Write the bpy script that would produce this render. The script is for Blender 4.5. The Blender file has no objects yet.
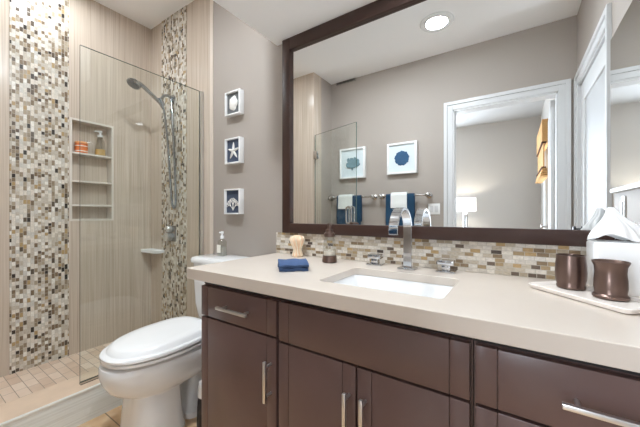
import bpy, bmesh, math, random
from mathutils import Vector, Matrix
random.seed(4)
PI = math.pi
S = bpy.context.scene
COL = S.collection

# ------------------------------------------------------------------ camera, world, light, exposure
cd = bpy.data.cameras.new('camera')
cd.sensor_width = 36.0
cd.lens = 293.25 / 640 * 36.0
cd.clip_start = 0.02
cam = bpy.data.objects.new('camera', cd)
COL.objects.link(cam)
cam.location = (0, -1.348, 1.095)
cam.rotation_euler = (PI / 2, 0, math.radians(33.596))
S.camera = cam

w = bpy.data.worlds.new('sky')
S.world = w
w.use_nodes = True
w.node_tree.nodes['Background'].inputs[0].default_value = (0.75, 0.87, 1.0, 1)
w.node_tree.nodes['Background'].inputs[1].default_value = 2.0

def area(name, loc, rot, sx, sy, power, color):
    l = bpy.data.lights.new(name, 'AREA')
    l.shape = 'RECTANGLE'
    l.size, l.size_y = sx, sy
    l.energy = power
    l.color = color
    o = bpy.data.objects.new(name, l)
    COL.objects.link(o)
    o.location = loc
    o.rotation_euler = rot
    return o

# daylight at the right bedroom window, fill at an added back one
area('fill_bedroom_back', (-1.75, -4.80, 1.45), (PI / 2, 0, 0), 1.35, 1.5, 125, (0.80, 0.89, 1.0))  # fill light sent through the doorway from an invented window
area('daylight_bedroom_right', (0.40, -3.45, 1.35), (0, PI / 2, 0), 1.4, 0.85, 6, (0.9, 0.95, 1.0))
LAMP_SOFFIT, LAMP_ROOM, LAMP_SHOWER, LAMP_BEDROOM = 95, 430, 168, 20
WARM = (0.87, 0.94, 1.0, 1)

S.view_settings.view_transform = 'Standard'
S.view_settings.look = 'None'
S.view_settings.gamma = 1
S.view_settings.use_curve_mapping = False
S.view_settings.exposure = 0.6
S.cycles.max_bounces = 14
S.cycles.diffuse_bounces = 6
S.cycles.glossy_bounces = 8
S.cycles.transparent_max_bounces = 16
S.cycles.sample_clamp_indirect = 6.0

# ------------------------------------------------------------------ materials
def lin(c):
    return tuple((x / 255 / 12.92 if x / 255 <= 0.04045 else ((x / 255 + 0.055) / 1.055) ** 2.4) for x in c) + (1,)

def mat(name, rgb, rough=0.5, metal=0.0, var=0.0, vscale=8, bump=0.0, bscale=60, spec=0.5, **kw):
    m = bpy.data.materials.new(name)
    m.use_nodes = True
    nt = m.node_tree
    b = nt.nodes['Principled BSDF']
    b.inputs['Base Color'].default_value = lin(rgb)
    b.inputs['Roughness'].default_value = rough
    b.inputs['Metallic'].default_value = metal
    b.inputs['Specular IOR Level'].default_value = spec
    for k, v in kw.items():
        b.inputs[k.replace('_', ' ')].default_value = v
    if var or bump:
        tc = nt.nodes.new('ShaderNodeTexCoord')
    if var:
        n = nt.nodes.new('ShaderNodeTexNoise')
        n.inputs['Scale'].default_value = vscale
        n.inputs['Detail'].default_value = 5
        nt.links.new(tc.outputs['Object'], n.inputs['Vector'])
        r = nt.nodes.new('ShaderNodeMapRange')
        r.inputs['To Min'].default_value = 1 - var
        r.inputs['To Max'].default_value = 1 + var
        nt.links.new(n.outputs['Fac'], r.inputs['Value'])
        mx = nt.nodes.new('ShaderNodeVectorMath')
        mx.operation = 'SCALE'
        mx.inputs[0].default_value = lin(rgb)[:3]
        nt.links.new(r.outputs['Result'], mx.inputs['Scale'])
        nt.links.new(mx.outputs['Vector'], b.inputs['Base Color'])
    if bump:
        n2 = nt.nodes.new('ShaderNodeTexNoise')
        n2.inputs['Scale'].default_value = bscale
        n2.inputs['Detail'].default_value = 4
        nt.links.new(tc.outputs['Object'], n2.inputs['Vector'])
        bp = nt.nodes.new('ShaderNodeBump')
        bp.inputs['Strength'].default_value = bump
        bp.inputs['Distance'].default_value = 0.002
        nt.links.new(n2.outputs['Fac'], bp.inputs['Height'])
        nt.links.new(bp.outputs['Normal'], b.inputs['Normal'])
    return m

class NG:
    """tiny node-graph helper"""
    def __init__(s, m):
        s.nt = m.node_tree
    def val(s, x, sock):
        if isinstance(x, (int, float)):
            sock.default_value = x
        else:
            s.nt.links.new(x, sock)
    def m(s, op, a, b=0.0, c=None):
        n = s.nt.nodes.new('ShaderNodeMath')
        n.operation = op
        s.val(a, n.inputs[0]); s.val(b, n.inputs[1])
        if c is not None: s.val(c, n.inputs[2])
        return n.outputs[0]
    def xyz(s):
        g = s.nt.nodes.new('ShaderNodeNewGeometry')
        p = s.nt.nodes.new('ShaderNodeSeparateXYZ')
        s.nt.links.new(g.outputs['Position'], p.inputs[0])
        return p.outputs
    def comb(s, x, y, z):
        n = s.nt.nodes.new('ShaderNodeCombineXYZ')
        s.val(x, n.inputs[0]); s.val(y, n.inputs[1]); s.val(z, n.inputs[2])
        return n.outputs[0]
    def white(s, vec):
        n = s.nt.nodes.new('ShaderNodeTexWhiteNoise')
        n.noise_dimensions = '3D'
        s.nt.links.new(vec, n.inputs['Vector'])
        return n.outputs
    def noise(s, vec, scale=1, detail=3):
        n = s.nt.nodes.new('ShaderNodeTexNoise')
        n.inputs['Scale'].default_value = scale
        n.inputs['Detail'].default_value = detail
        s.nt.links.new(vec, n.inputs['Vector'])
        return n.outputs['Fac']
    def ramp(s, fac, stops, const=False):
        n = s.nt.nodes.new('ShaderNodeValToRGB')
        n.color_ramp.interpolation = 'CONSTANT' if const else 'LINEAR'
        e = n.color_ramp.elements
        while len(e) < len(stops): e.new(0.5)
        for k, (p, c) in enumerate(stops):
            e[k].position = p; e[k].color = lin(c)
        s.nt.links.new(fac, n.inputs[0])
        return n.outputs[0]
    def mix(s, f, a, b):
        n = s.nt.nodes.new('ShaderNodeMix')
        n.data_type = 'RGBA'
        s.val(f, n.inputs[0])
        for x, k in ((a, 6), (b, 7)):
            if isinstance(x, tuple): n.inputs[k].default_value = x
            else: s.nt.links.new(x, n.inputs[k])
        return n.outputs[2]
    def bump(s, h, strength, bsdf, dist=0.002):
        n = s.nt.nodes.new('ShaderNodeBump')
        n.inputs['Strength'].default_value = strength
        n.inputs['Distance'].default_value = dist
        s.nt.links.new(h, n.inputs['Height'])
        s.nt.links.new(n.outputs[0], bsdf.inputs['Normal'])

def streak_tile(name, stops, rough=0.2, horizontal=False, along=None):
    """large porcelain tile with fine linear striations and thin joints"""
    m = bpy.data.materials.new(name); m.use_nodes = True
    g = NG(m); b = m.node_tree.nodes['Principled BSDF']
    p = g.xyz()
    h = g.m('ADD', p[0], p[1])
    z = p[2]
    if horizontal:
        h, z = z, h
    v = g.comb(g.m('MULTIPLY', h, 130), 0.0, g.m('MULTIPLY', z, 1.6))
    n1 = g.noise(v, 1.0, 4)
    v2 = g.comb(g.m('MULTIPLY', h, 48), 3.3, g.m('MULTIPLY', z, 0.7))
    n2 = g.noise(v2, 1.0, 2)
    f = g.m('ADD', g.m('MULTIPLY', n1, 0.72), g.m('MULTIPLY', n2, 0.28))
    c = g.ramp(f, stops)
    m.node_tree.links.new(c, b.inputs['Base Color'])
    b.inputs['Roughness'].default_value = rough
    g.bump(n1, 0.08, b)
    return m

def mosaic(name, tw, th, stops, grout=(186, 178, 166), rough=0.18, upright=False):
    m = bpy.data.materials.new(name); m.use_nodes = True
    g = NG(m); b = m.node_tree.nodes['Principled BSDF']
    p = g.xyz()
    h = g.m('ADD', p[0], p[1])
    z = p[2]
    if upright: h, z = z, h
    v = g.m('DIVIDE', z, th)
    row = g.m('FLOOR', v)
    rn = g.white(g.comb(row, 1.7, 0.3))
    width = g.m('MULTIPLY', g.m('ADD', g.m('MULTIPLY', rn[0], 0.8), 0.7), tw)
    rn2 = g.white(g.comb(row, 5.1, 2.9))
    u = g.m('ADD', g.m('DIVIDE', h, width), g.m('MULTIPLY', rn2[0], 7.0))
    cell = g.m('FLOOR', u)
    cid = g.comb(cell, row, 0.5)
    wn = g.white(cid)
    c = g.ramp(wn[0], stops, True)
    nz = g.noise(g.comb(g.m('MULTIPLY', h, 90), g.m('MULTIPLY', cell, 3.1), g.m('MULTIPLY', z, 160)), 1.0, 3)
    c2 = m.node_tree.nodes.new('ShaderNodeVectorMath'); c2.operation = 'SCALE'
    m.node_tree.links.new(c, c2.inputs[0])
    m.node_tree.links.new(g.m('ADD', g.m('MULTIPLY', nz, 0.7), 0.66), c2.inputs['Scale'])
    fu = g.m('FRACT', u); fv = g.m('FRACT', v)
    du = g.m('MULTIPLY', g.m('MINIMUM', fu, g.m('SUBTRACT', 1.0, fu)), width)
    dv = g.m('MULTIPLY', g.m('MINIMUM', fv, g.m('SUBTRACT', 1.0, fv)), th)
    d = g.m('MINIMUM', du, dv)
    gm = g.m('LESS_THAN', d, 0.0009)
    col = g.mix(gm, c2.outputs[0], lin(grout))
    m.node_tree.links.new(col, b.inputs['Base Color'])
    m.node_tree.links.new(g.m('ADD', g.m('MULTIPLY', gm, 0.5), rough), b.inputs['Roughness'])
    tilt = g.m('ADD', g.m('MULTIPLY', g.m('MINIMUM', d, 0.002), 300), g.m('MULTIPLY', nz, 0.3))
    g.bump(tilt, 0.35, b)
    return m

def grid_tile(name, tx, ty, stops, grout, joint, rough, offset=False, var=0.5, rot=0.0):
    """floor tile in X/Y"""
    m = bpy.data.materials.new(name); m.use_nodes = True
    g = NG(m); b = m.node_tree.nodes['Principled BSDF']
    p = g.xyz()
    x0, y0 = p[0], p[1]
    if rot:
        ca, sa = math.cos(rot), math.sin(rot)
        x0 = g.m('ADD', g.m('MULTIPLY', p[0], ca), g.m('MULTIPLY', p[1], sa))
        y0 = g.m('SUBTRACT', g.m('MULTIPLY', p[1], ca), g.m('MULTIPLY', p[0], sa))
    v = g.m('DIVIDE', y0, ty); row = g.m('FLOOR', v)
    u = g.m('DIVIDE', x0, tx)
    if offset:
        u = g.m('ADD', u, g.white(g.comb(row, 2.2, 7.7))[0])
    cell = g.m('FLOOR', u)
    wn = g.white(g.comb(cell, row, 0.1))
    nz = g.noise(g.comb(g.m('MULTIPLY', x0, 9), g.m('ADD', g.m('MULTIPLY', y0, 9), g.m('MULTIPLY', wn[0], 20)), cell), 1.0, 5)
    f = g.m('ADD', g.m('MULTIPLY', wn[0], var), g.m('MULTIPLY', nz, 1 - var))
    c = g.ramp(f, stops)
    fu = g.m('FRACT', u); fv = g.m('FRACT', v)
    du = g.m('MULTIPLY', g.m('MINIMUM', fu, g.m('SUBTRACT', 1.0, fu)), tx)
    dv = g.m('MULTIPLY', g.m('MINIMUM', fv, g.m('SUBTRACT', 1.0, fv)), ty)
    d = g.m('MINIMUM', du, dv)
    gm = g.m('LESS_THAN', d, joint)
    m.node_tree.links.new(g.mix(gm, c, lin(grout)), b.inputs['Base Color'])
    b.inputs['Roughness'].default_value = rough
    g.bump(g.m('MINIMUM', g.m('MULTIPLY', d, 300), 1.0), 0.3, b)
    return m

def thin_glass(name, tint=(0.965, 0.985, 0.975, 1), ior=1.5):
    m = bpy.data.materials.new(name); m.use_nodes = True
    nt = m.node_tree
    nt.nodes.remove(nt.nodes['Principled BSDF'])
    out = nt.nodes['Material Output']
    t = nt.nodes.new('ShaderNodeBsdfTransparent'); t.inputs[0].default_value = tint
    gl = nt.nodes.new('ShaderNodeBsdfGlossy'); gl.inputs['Roughness'].default_value = 0.0
    fr = nt.nodes.new('ShaderNodeFresnel'); fr.inputs['IOR'].default_value = ior
    mx = nt.nodes.new('ShaderNodeMixShader')
    # the same Fresnel on both faces of the pane
    geo = nt.nodes.new('ShaderNodeNewGeometry')
    inv = nt.nodes.new('ShaderNodeMath'); inv.operation = 'SUBTRACT'; inv.inputs[0].default_value = 1.0
    nt.links.new(geo.outputs['Backfacing'], inv.inputs[1])
    mul = nt.nodes.new('ShaderNodeMath'); mul.operation = 'MULTIPLY'
    nt.links.new(fr.outputs[0], mul.inputs[0]); nt.links.new(inv.outputs[0], mul.inputs[1])
    nt.links.new(mul.outputs[0], mx.inputs[0])
    nt.links.new(t.outputs[0], mx.inputs[1]); nt.links.new(gl.outputs[0], mx.inputs[2])
    nt.links.new(mx.outputs[0], out.inputs['Surface'])
    return m

def emit(name, color, strength):
    m = bpy.data.materials.new(name); m.use_nodes = True
    b = m.node_tree.nodes['Principled BSDF']
    b.inputs['Base Color'].default_value = (0.9, 0.9, 0.9, 1)
    b.inputs['Emission Color'].default_value = color
    b.inputs['Emission Strength'].default_value = strength
    return m

M = {}
M['paint'] = mat('greige_paint', (168, 159, 151), 0.6, bump=0.15, bscale=55)
M['bedpaint'] = mat('bedroom_paint', (184, 180, 175), 0.6, bump=0.1, bscale=55)
M['white'] = mat('white_ceiling_paint', (250, 250, 250), 0.65, bump=0.08, bscale=70)
M['trimw'] = mat('white_trim_enamel', (214, 215, 216), 0.3)
M['tile'] = streak_tile('linen_tile', [(0.22, (162, 146, 130)), (0.45, (196, 181, 165)), (0.58, (206, 192, 177)), (0.8, (222, 210, 197))], 0.16)
M['curb'] = streak_tile('curb_tile', [(0.25, (204, 206, 200)), (0.5, (226, 229, 226)), (0.8, (240, 243, 240))], 0.25, horizontal=True)
PEARL = [(0.0, (218, 210, 198)), (0.18, (190, 180, 165)), (0.36, (206, 200, 190)), (0.47, (166, 152, 132)), (0.56, (228, 224, 216)),
         (0.63, (146, 130, 110)), (0.72, (122, 104, 84)), (0.80, (94, 82, 70)), (0.85, (172, 146, 108)), (0.90, (62, 56, 52)), (0.94, (200, 196, 188))]
M['mosaicA'] = mosaic('pearl_mosaic', 0.025, 0.0178, PEARL, upright=True)
M['mosaicB'] = M['mosaicA']
BACK = [(0.0, (222, 215, 204)), (0.18, (192, 180, 162)), (0.34, (210, 203, 192)), (0.48, (172, 157, 136)), (0.6, (216, 210, 202)),
        (0.7, (164, 142, 110)), (0.78, (136, 116, 92)), (0.85, (106, 92, 80)), (0.9, (182, 154, 112)), (0.94, (84, 74, 68)), (0.97, (202, 194, 184))]
M['mosaicC'] = mosaic('backsplash_mosaic', 0.028, 0.0156, BACK)
M['travertine'] = mat('travertine_cap', (218, 194, 170), 0.4, var=0.12, vscale=14)
M['showerfloor'] = grid_tile('shower_floor_tile', 0.105, 0.0535, [(0.2, (206, 178, 154)), (0.5, (226, 203, 182)), (0.8, (238, 220, 203))], (158, 138, 118), 0.0016, 0.4, True, 0.45)
M['floor'] = grid_tile('floor_tile', 0.33, 0.33, [(0.3, (178, 140, 100)), (0.5, (216, 180, 140)), (0.7, (232, 204, 168))], (128, 104, 80), 0.0028, 0.35, False, 0.2)
M['carpet'] = mat('bedroom_carpet', (190, 180, 168), 0.9, bump=0.5, bscale=300)
M['quartz'] = mat('cream_quartz', (208, 197, 186), 0.25, var=0.035, vscale=9)
M['wood'] = mat('espresso_cabinet', (98, 76, 72), 0.3, var=0.1, vscale=5)
M['gapshade'] = mat('cabinet_shadow_gap', (32, 25, 24), 0.6)  # near-black colour stands in for shade in the gap under the counter
M['framewood'] = mat('dark_walnut_frame', (60, 38, 31), 0.4, var=0.15, vscale=6)
M['chrome'] = mat('chrome', (206, 208, 211), 0.06, 1.0)
M['chromed'] = mat('shower_chrome', (168, 171, 175), 0.1, 1.0)
M['nickel'] = mat('brushed_nickel', (196, 192, 188), 0.25, 1.0)
M['steel'] = mat('satin_pull', (222, 222, 222), 0.3, 1.0)
M['bronze'] = mat('oil_rubbed_bronze', (116, 96, 88), 0.3, 0.85, var=0.2, vscale=30)
M['ceramic'] = mat('white_vitreous_china', (238, 239, 240), 0.08, Coat_Weight=0.3)
M['plasticw'] = mat('white_plastic', (240, 240, 240), 0.22)
M['mirror'] = mat('silvered_mirror', (244, 246, 246), 0.0, 1.0)
M['glass'] = thin_glass('clear_shower_glass', ior=1.62)
M['bglass'] = thin_glass('clear_bottle_glass', (0.88, 0.88, 0.86, 1), 1.9)
M['glassedge'] = mat('glass_edge', (70, 92, 84), 0.1)
M['blue'] = mat('navy_terry', (28, 64, 92), 0.95, var=0.2, vscale=60, bump=0.9, bscale=420)
M['cloth'] = mat('blue_washcloth_terry', (64, 86, 124), 0.95, var=0.15, vscale=60, bump=0.9, bscale=420)
M['terryw'] = mat('white_waffle_terry', (232, 234, 232), 0.95, bump=0.9, bscale=300)
M['paper'] = mat('white_tissue', (248, 248, 248), 0.8, Subsurface_Weight=0.0)
M['frost'] = mat('frosted_glass', (246, 247, 248), 0.45, bump=0.4, bscale=120)
M['dayglass'] = mat('frosted_glass_lit_by_daylight', (168, 169, 170), 0.45, bump=0.4, bscale=120, Emission_Color=(0.95, 0.97, 1.0, 1), Emission_Strength=0.05)
M['gray'] = mat('slate_backing', (104, 106, 108), 0.8, var=0.15, vscale=40)
M['navy'] = mat('navy_backing', (70, 80, 100), 0.8, var=0.15, vscale=40)
M['shell'] = mat('white_shell', (236, 234, 230), 0.5, bump=0.3, bscale=120)
M['palemat'] = mat('pale_blue_mat', (214, 224, 228), 0.7)
M['coralblue'] = mat('blue_coral_print', (44, 82, 116), 0.8, var=0.35, vscale=50)
M['coralteal'] = mat('teal_coral_print', (110, 140, 150), 0.8, var=0.35, vscale=50)
M['dark'] = mat('black_metal', (34, 32, 32), 0.4)
M['orange'] = mat('orange_wax', (216, 118, 62), 0.4, var=0.1, vscale=20)
M['amber'] = mat('amber_soap', (214, 176, 110), 0.25)
M['label'] = mat('paper_label', (240, 236, 226), 0.6)
M['peach'] = mat('peach_fibre', (236, 204, 172), 0.6, var=0.18, vscale=40)
M['cream'] = mat('cream_fibre', (240, 228, 206), 0.6, var=0.1, vscale=40)
M['shadecloth'] = mat('woven_wood_shade', (206, 160, 104), 0.8, var=0.2, vscale=60, bump=0.5, bscale=150)
M['shadetrim'] = mat('brown_shade_binding', (92, 62, 40), 0.8)
M['lampshade'] = emit('lit_lamp_shade', (1.0, 0.95, 0.88, 1), 0.55)
M['nightstand'] = mat('grey_nightstand', (150, 140, 130), 0.5, var=0.1, vscale=10)
M['red'] = mat('red_dot', (170, 70, 50), 0.4)
M['pane'] = thin_glass('window_pane', (0.97, 0.98, 0.98, 1))

# ------------------------------------------------------------------ mesh helpers
def BM():
    return bmesh.new()

def box(bm, lo, hi, bev=0.0, seg=2):
    r = bmesh.ops.create_cube(bm, size=1.0)
    vs = r['verts']
    c = [(a + b) / 2 for a, b in zip(lo, hi)]; s = [abs(b - a) for a, b in zip(lo, hi)]
    for v in vs:
        v.co = Vector((v.co.x * s[0] + c[0], v.co.y * s[1] + c[1], v.co.z * s[2] + c[2]))
    if bev:
        es = list({e for v in vs for e in v.link_edges})
        bmesh.ops.bevel(bm, geom=es, offset=bev, segments=seg, affect='EDGES', profile=0.5)
    return bm

def loft(bm, rings, cap0=True, cap1=True, closed=True):
    prev = None; first = None
    for ring in rings:
        vs = [bm.verts.new(p) for p in ring]
        if prev:
            n = len(vs)
            for i in range(n if closed else n - 1):
                j = (i + 1) % n
                bm.faces.new((prev[i], prev[j], vs[j], vs[i]))
        else:
            first = vs
        prev = vs
    if cap0: bm.faces.new(list(reversed(first)))
    if cap1: bm.faces.new(prev)
    return bm

def lathe(bm, prof, c=(0, 0, 0), seg=32, cap0=True, cap1=True, axis='Z'):
    rings = []
    for r, z in prof:
        ring = []
        for i in range(seg):
            a = 2 * PI * i / seg
            p = (r * math.cos(a), r * math.sin(a), z)
            if axis == 'Y': p = (p[0], -p[2], p[1])   # grows towards -Y
            elif axis == 'X': p = (p[2], p[0], p[1])
            ring.append((p[0] + c[0], p[1] + c[1], p[2] + c[2]))
        rings.append(ring)
    return loft(bm, rings, cap0, cap1)

def tube(bm, pts, r, seg=12, cap=True):
    pts = [Vector(p) for p in pts]
    rs = r if isinstance(r, (list, tuple)) else [r] * len(pts)
    rings = []; up = None
    for i, p in enumerate(pts):
        t = (pts[min(i + 1, len(pts) - 1)] - pts[max(i - 1, 0)]).normalized()
        if up is None:
            up = Vector((0, 0, 1)) if abs(t.z) < 0.9 else Vector((1, 0, 0))
        n = (up - t * up.dot(t)).normalized(); up = n
        b = t.cross(n)
        rings.append([p + (n * math.cos(2 * PI * k / seg) + b * math.sin(2 * PI * k / seg)) * rs[i] for k in range(seg)])
    return loft(bm, rings, cap, cap)

def bez(pts, n=10):
    """Catmull-Rom through pts"""
    P = [Vector(p) for p in pts]; out = []
    for i in range(len(P) - 1):
        a, b, c, d = P[max(i - 1, 0)], P[i], P[i + 1], P[min(i + 2, len(P) - 1)]
        for k in range(n):
            t = k / n
            out.append(0.5 * ((2 * b) + (c - a) * t + (2 * a - 5 * b + 4 * c - d) * t * t + (3 * b - a - 3 * c + d) * t ** 3))
    out.append(P[-1])
    return out

def rrect(cx, cy, hx, hy, r, z, n=6):
    pts = []
    for (sx, sy, a0) in ((1, 1, 0), (-1, 1, PI / 2), (-1, -1, PI), (1, -1, 1.5 * PI)):
        for k in range(n + 1):
            a = a0 + PI / 2 * k / n
            pts.append((cx + sx * (hx - r) + r * math.cos(a), cy + sy * (hy - r) + r * math.sin(a), z))
    return pts

def obj(name, bm, m, parent=None, smooth=True, shift=None, angle=40):
    bmesh.ops.recalc_face_normals(bm, faces=bm.faces[:])
    if shift is not None:
        bmesh.ops.translate(bm, verts=bm.verts[:], vec=-Vector(shift))
    me = bpy.data.meshes.new(name)
    bm.to_mesh(me); bm.free()
    for mm in (m if isinstance(m, (list, tuple)) else [m]):
        me.materials.append(mm)
    if smooth:
        me.shade_smooth()
        try: me.set_sharp_from_angle(angle=math.radians(angle))
        except Exception: pass
    o = bpy.data.objects.new(name, me)
    COL.objects.link(o)
    if parent: o.parent = parent
    return o

def tag(o, label, cat, group=None):
    o['label'] = label; o['category'] = cat
    if group: o['group'] = group
    return o

def thing(name, label, cat, loc=(0, 0, 0), rz=0.0, group=None):
    e = bpy.data.objects.new(name, None)
    e.empty_display_size = 0.05
    COL.objects.link(e)
    e.location = loc; e.rotation_euler = (0, 0, rz)
    return tag(e, label, cat, group)

def struct(name, bm, m, parent=None, smooth=False):
    o = obj(name, bm, m, parent, smooth)
    if not parent: o['kind'] = 'structure'
    return o

def dup(root, loc, label, rz=None, group=None):
    r = root.copy(); COL.objects.link(r)
    r.location = loc
    if rz is not None: r.rotation_euler = (0, 0, rz)
    r['label'] = label
    if group: r['group'] = group
    for ch in list(root.children):
        c = ch.copy(); COL.objects.link(c); c.parent = r
        for g in ch.children:
            d = g.copy(); COL.objects.link(d); d.parent = c
    return r

# ------------------------------------------------------------------ measures
CEIL = 2.74
XN = -2.709          # niche wall
XG = -1.951          # shower glass plane
XT = -1.854          # tile ends
XC = -1.207          # counter and soffit left end
XR = 0.43            # right wall
YF = -1.87           # front (opposite) wall
YS = -1.4725         # shower end wall
CT = 0.856           # counter top
SOF = 2.118
SFZ = 0.0586         # shower floor
CBZ = 0.172          # curb top
CT_T = 0.047
SLAB = 0.03

# ------------------------------------------------------------------ room shell
bm = BM(); box(bm, (-2.85, -1.93, -0.1), (0.55, 0.1, 0)); struct('floor', bm, M['floor'])
bm = BM(); box(bm, (-2.7, -4.94, -0.1), (0.55, -1.93, 0)); struct('floor_bedroom', bm, M['carpet'])
bm = BM(); box(bm, (-2.85, -1.99, CEIL), (0.6, 0.1, CEIL + 0.1)); struct('ceiling', bm, M['white'])
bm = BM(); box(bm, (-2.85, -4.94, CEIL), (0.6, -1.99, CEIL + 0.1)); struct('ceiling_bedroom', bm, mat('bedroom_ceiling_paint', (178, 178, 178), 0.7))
bm = BM(); box(bm, (XN, YS, 0), (-2.06, 0, SFZ)); struct('floor_shower', bm, M['showerfloor'])
bm = BM(); box(bm, (XT, 0, 0), (0.55, 0.1, CEIL)); struct('wall_back', bm, M['paint'])
bm = BM(); box(bm, (-2.85, 0, 0), (XT, 0.1, CEIL)); struct('wall_shower_back', bm, M['tile'])
# niche wall with its recess
NY0, NY1, NZ0, NZ1 = -0.576, -0.294, 1.039, 1.80
bm = BM()
box(bm, (-2.85, -1.99, 0), (XN, NY0, CEIL)); box(bm, (-2.85, NY1, 0), (XN, 0, CEIL))
box(bm, (-2.85, NY0, 0), (XN, NY1, NZ0)); box(bm, (-2.85, NY0, NZ1), (XN, NY1, CEIL))
box(bm, (-2.85, NY0, NZ0), (-2.80, NY1, NZ1))
struct('wall_left', bm, M['tile'])
# shower end block: tiled end face and first half of the return, painted beyond
bm = BM(); box(bm, (XN, -1.99, 0), (XG, -1.633, CEIL)); struct('wall_shower_return', bm, M['paint'])
bm = BM(); box(bm, (XN, -1.633, 0), (XG, YS, CEIL)); struct('wall_shower_end', bm, M['tile'])
# front wall with the bedroom doorway
DX0, DX1, DZ = -0.521, 0.308, 2.135
bm = BM()
box(bm, (XG, -1.99, 0), (DX0, YF, CEIL)); box(bm, (DX1, -1.99, 0), (0.55, YF, CEIL)); box(bm, (DX0, -1.99, DZ), (DX1, YF, CEIL))
struct('wall_front', bm, M['paint'])
# right wall, with the opening of the glazed door
RY0, RY1 = -1.785, -0.905
bm = BM()
box(bm, (XR, YF, 0), (0.55, RY0, CEIL)); box(bm, (XR, RY1, 0), (0.55, 0, CEIL)); box(bm, (XR, RY0, DZ), (0.55, RY1, CEIL))
box(bm, (0.52, RY0, 0), (0.55, RY1, DZ))
struct('wall_right', bm, M['paint'])
# soffit over the vanity
bm = BM(); box(bm, (XC, -0.46, SOF), (XR, 0, CEIL)); struct('soffit', bm, M['white'])
# bedroom walls
BXR = 0.365
bm = BM(); box(bm, (-2.7, -4.94, 0), (-2.45, -4.84, CEIL)); box(bm, (-1.05, -4.94, 0), (0.55, -4.84, CEIL))
box(bm, (-2.45, -4.94, 0), (-1.05, -4.84, 0.65)); box(bm, (-2.45, -4.94, 2.25), (-1.05, -4.84, CEIL)); struct('wall_bedroom_back', bm, M['bedpaint'])
WY0, WY1, WZ0, WZ1 = -3.95, -3.0, 0.65, 2.05
bm = BM()
box(bm, (BXR, -4.84, 0), (BXR + 0.1, WY0, CEIL)); box(bm, (BXR, WY1, 0), (BXR + 0.1, -1.99, CEIL))
box(bm, (BXR, WY0, 0), (BXR + 0.1, WY1, WZ0)); box(bm, (BXR, WY0, WZ1), (BXR + 0.1, WY1, CEIL))
struct('wall_bedroom_right', bm, M['bedpaint'])
bm = BM()
box(bm, (-2.7, -4.84, 0), (-2.6, -1.99, CEIL))
struct('wall_bedroom_left', bm, M['bedpaint'])
# mosaic accent strips
bm = BM(); box(bm, (XN, -0.882, SFZ), (XN + 0.004, -0.582, CEIL)); struct('trim_1', bm, M['mosaicA'])
bm = BM(); box(bm, (-2.526, -0.004, SFZ), (-2.163, 0, CEIL)); struct('trim_2', bm, M['mosaicB'])
# tile edge trim where the paint begins
bm = BM(); box(bm, (XT - 0.006, -0.006, 0), (XT + 0.03, 0, CEIL), 0.002)
struct('trim_3', bm, mat('tile_edge_bullnose', (214, 202, 190), 0.3))
# niche surround with shelves
bm = BM(); t = 0.014
box(bm, (-2.80, NY0, NZ0), (XN + 0.003, NY0 + t, NZ1)); box(bm, (-2.80, NY1 - t, NZ0), (XN + 0.003, NY1, NZ1))
box(bm, (-2.80, NY0 + t, NZ0), (XN + 0.003, NY1 - t, NZ0 + t)); box(bm, (-2.80, NY0 + t, NZ1 - t), (XN + 0.003, NY1 - t, NZ1))
ts = mat('pale_niche_edge', (214, 206, 196), 0.3)
nt_ = struct('trim_4', bm, ts)
for z in (1.545, 1.335, 1.155):
    bm = BM(); box(bm, (-2.80, NY0 + t, z - 0.007), (XN + 0.002, NY1 - t, z + 0.007), 0.002)
    obj('niche_shelf', bm, ts, nt_)
# curb
bm = BM(); box(bm, (-2.06, YS, 0), (-1.874, 0, CBZ - 0.012))
curb = struct('trim_5', bm, M['curb'])
bm = BM(); box(bm, (-2.065, YS, CBZ - 0.012), (-1.884, 0, CBZ)); obj('curb_cap', bm, M['travertine'], curb, False)
bm = BM(); box(bm, (-1.884, YS, CBZ - 0.012), (-1.870, 0, CBZ + 0.001), 0.003); obj('curb_edge', bm, mat('white_edge_strip', (226, 226, 220), 0.3), curb)
# baseboards
bm = BM(); box(bm, (XG, YF, 0), (DX0 - 0.08, YF + 0.014, 0.11), 0.003); struct('baseboard_front', bm, M['trimw'])
bm = BM(); box(bm, (-1.82, -0.014, 0), (-1.135, 0, 0.11), 0.003); struct('baseboard_back', bm, M['trimw'])
bm = BM(); box(bm, (-2.6, -4.84, 0), (BXR, -4.826, 0.11), 0.003); struct('baseboard_bedroom', bm, M['trimw'])

# ---- bedroom doorway: casing and the open leaf
def casing(bm, a0, a1, ztop, wdt, face, axis, n, inner=True):
    """three stepped boards round an opening; a = the opening's run, n = +1/-1 outward"""
    def b(lo_a, hi_a, z0, z1, d):
        f2 = face + n * d
        lo, hi = min(face, f2), max(face, f2)
        if axis == 'X': box(bm, (lo_a, lo, z0), (hi_a, hi, z1), 0.002)
        else: box(bm, (lo, lo_a, z0), (hi, hi_a, z1), 0.002)
    for (o0, o1, d) in ((0.0, 0.6, 0.012), (0.6, 1.0, 0.022)):
        b(a0 - wdt * o1, a0 - wdt * o0, 0, ztop + wdt * o1, d)
        b(a1 + wdt * o0, a1 + wdt * o1, 0, ztop + wdt * o1, d)
        b(a0 - wdt * o0, a1 + wdt * o0, ztop + wdt * o0, ztop + wdt * o1, d)

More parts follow.
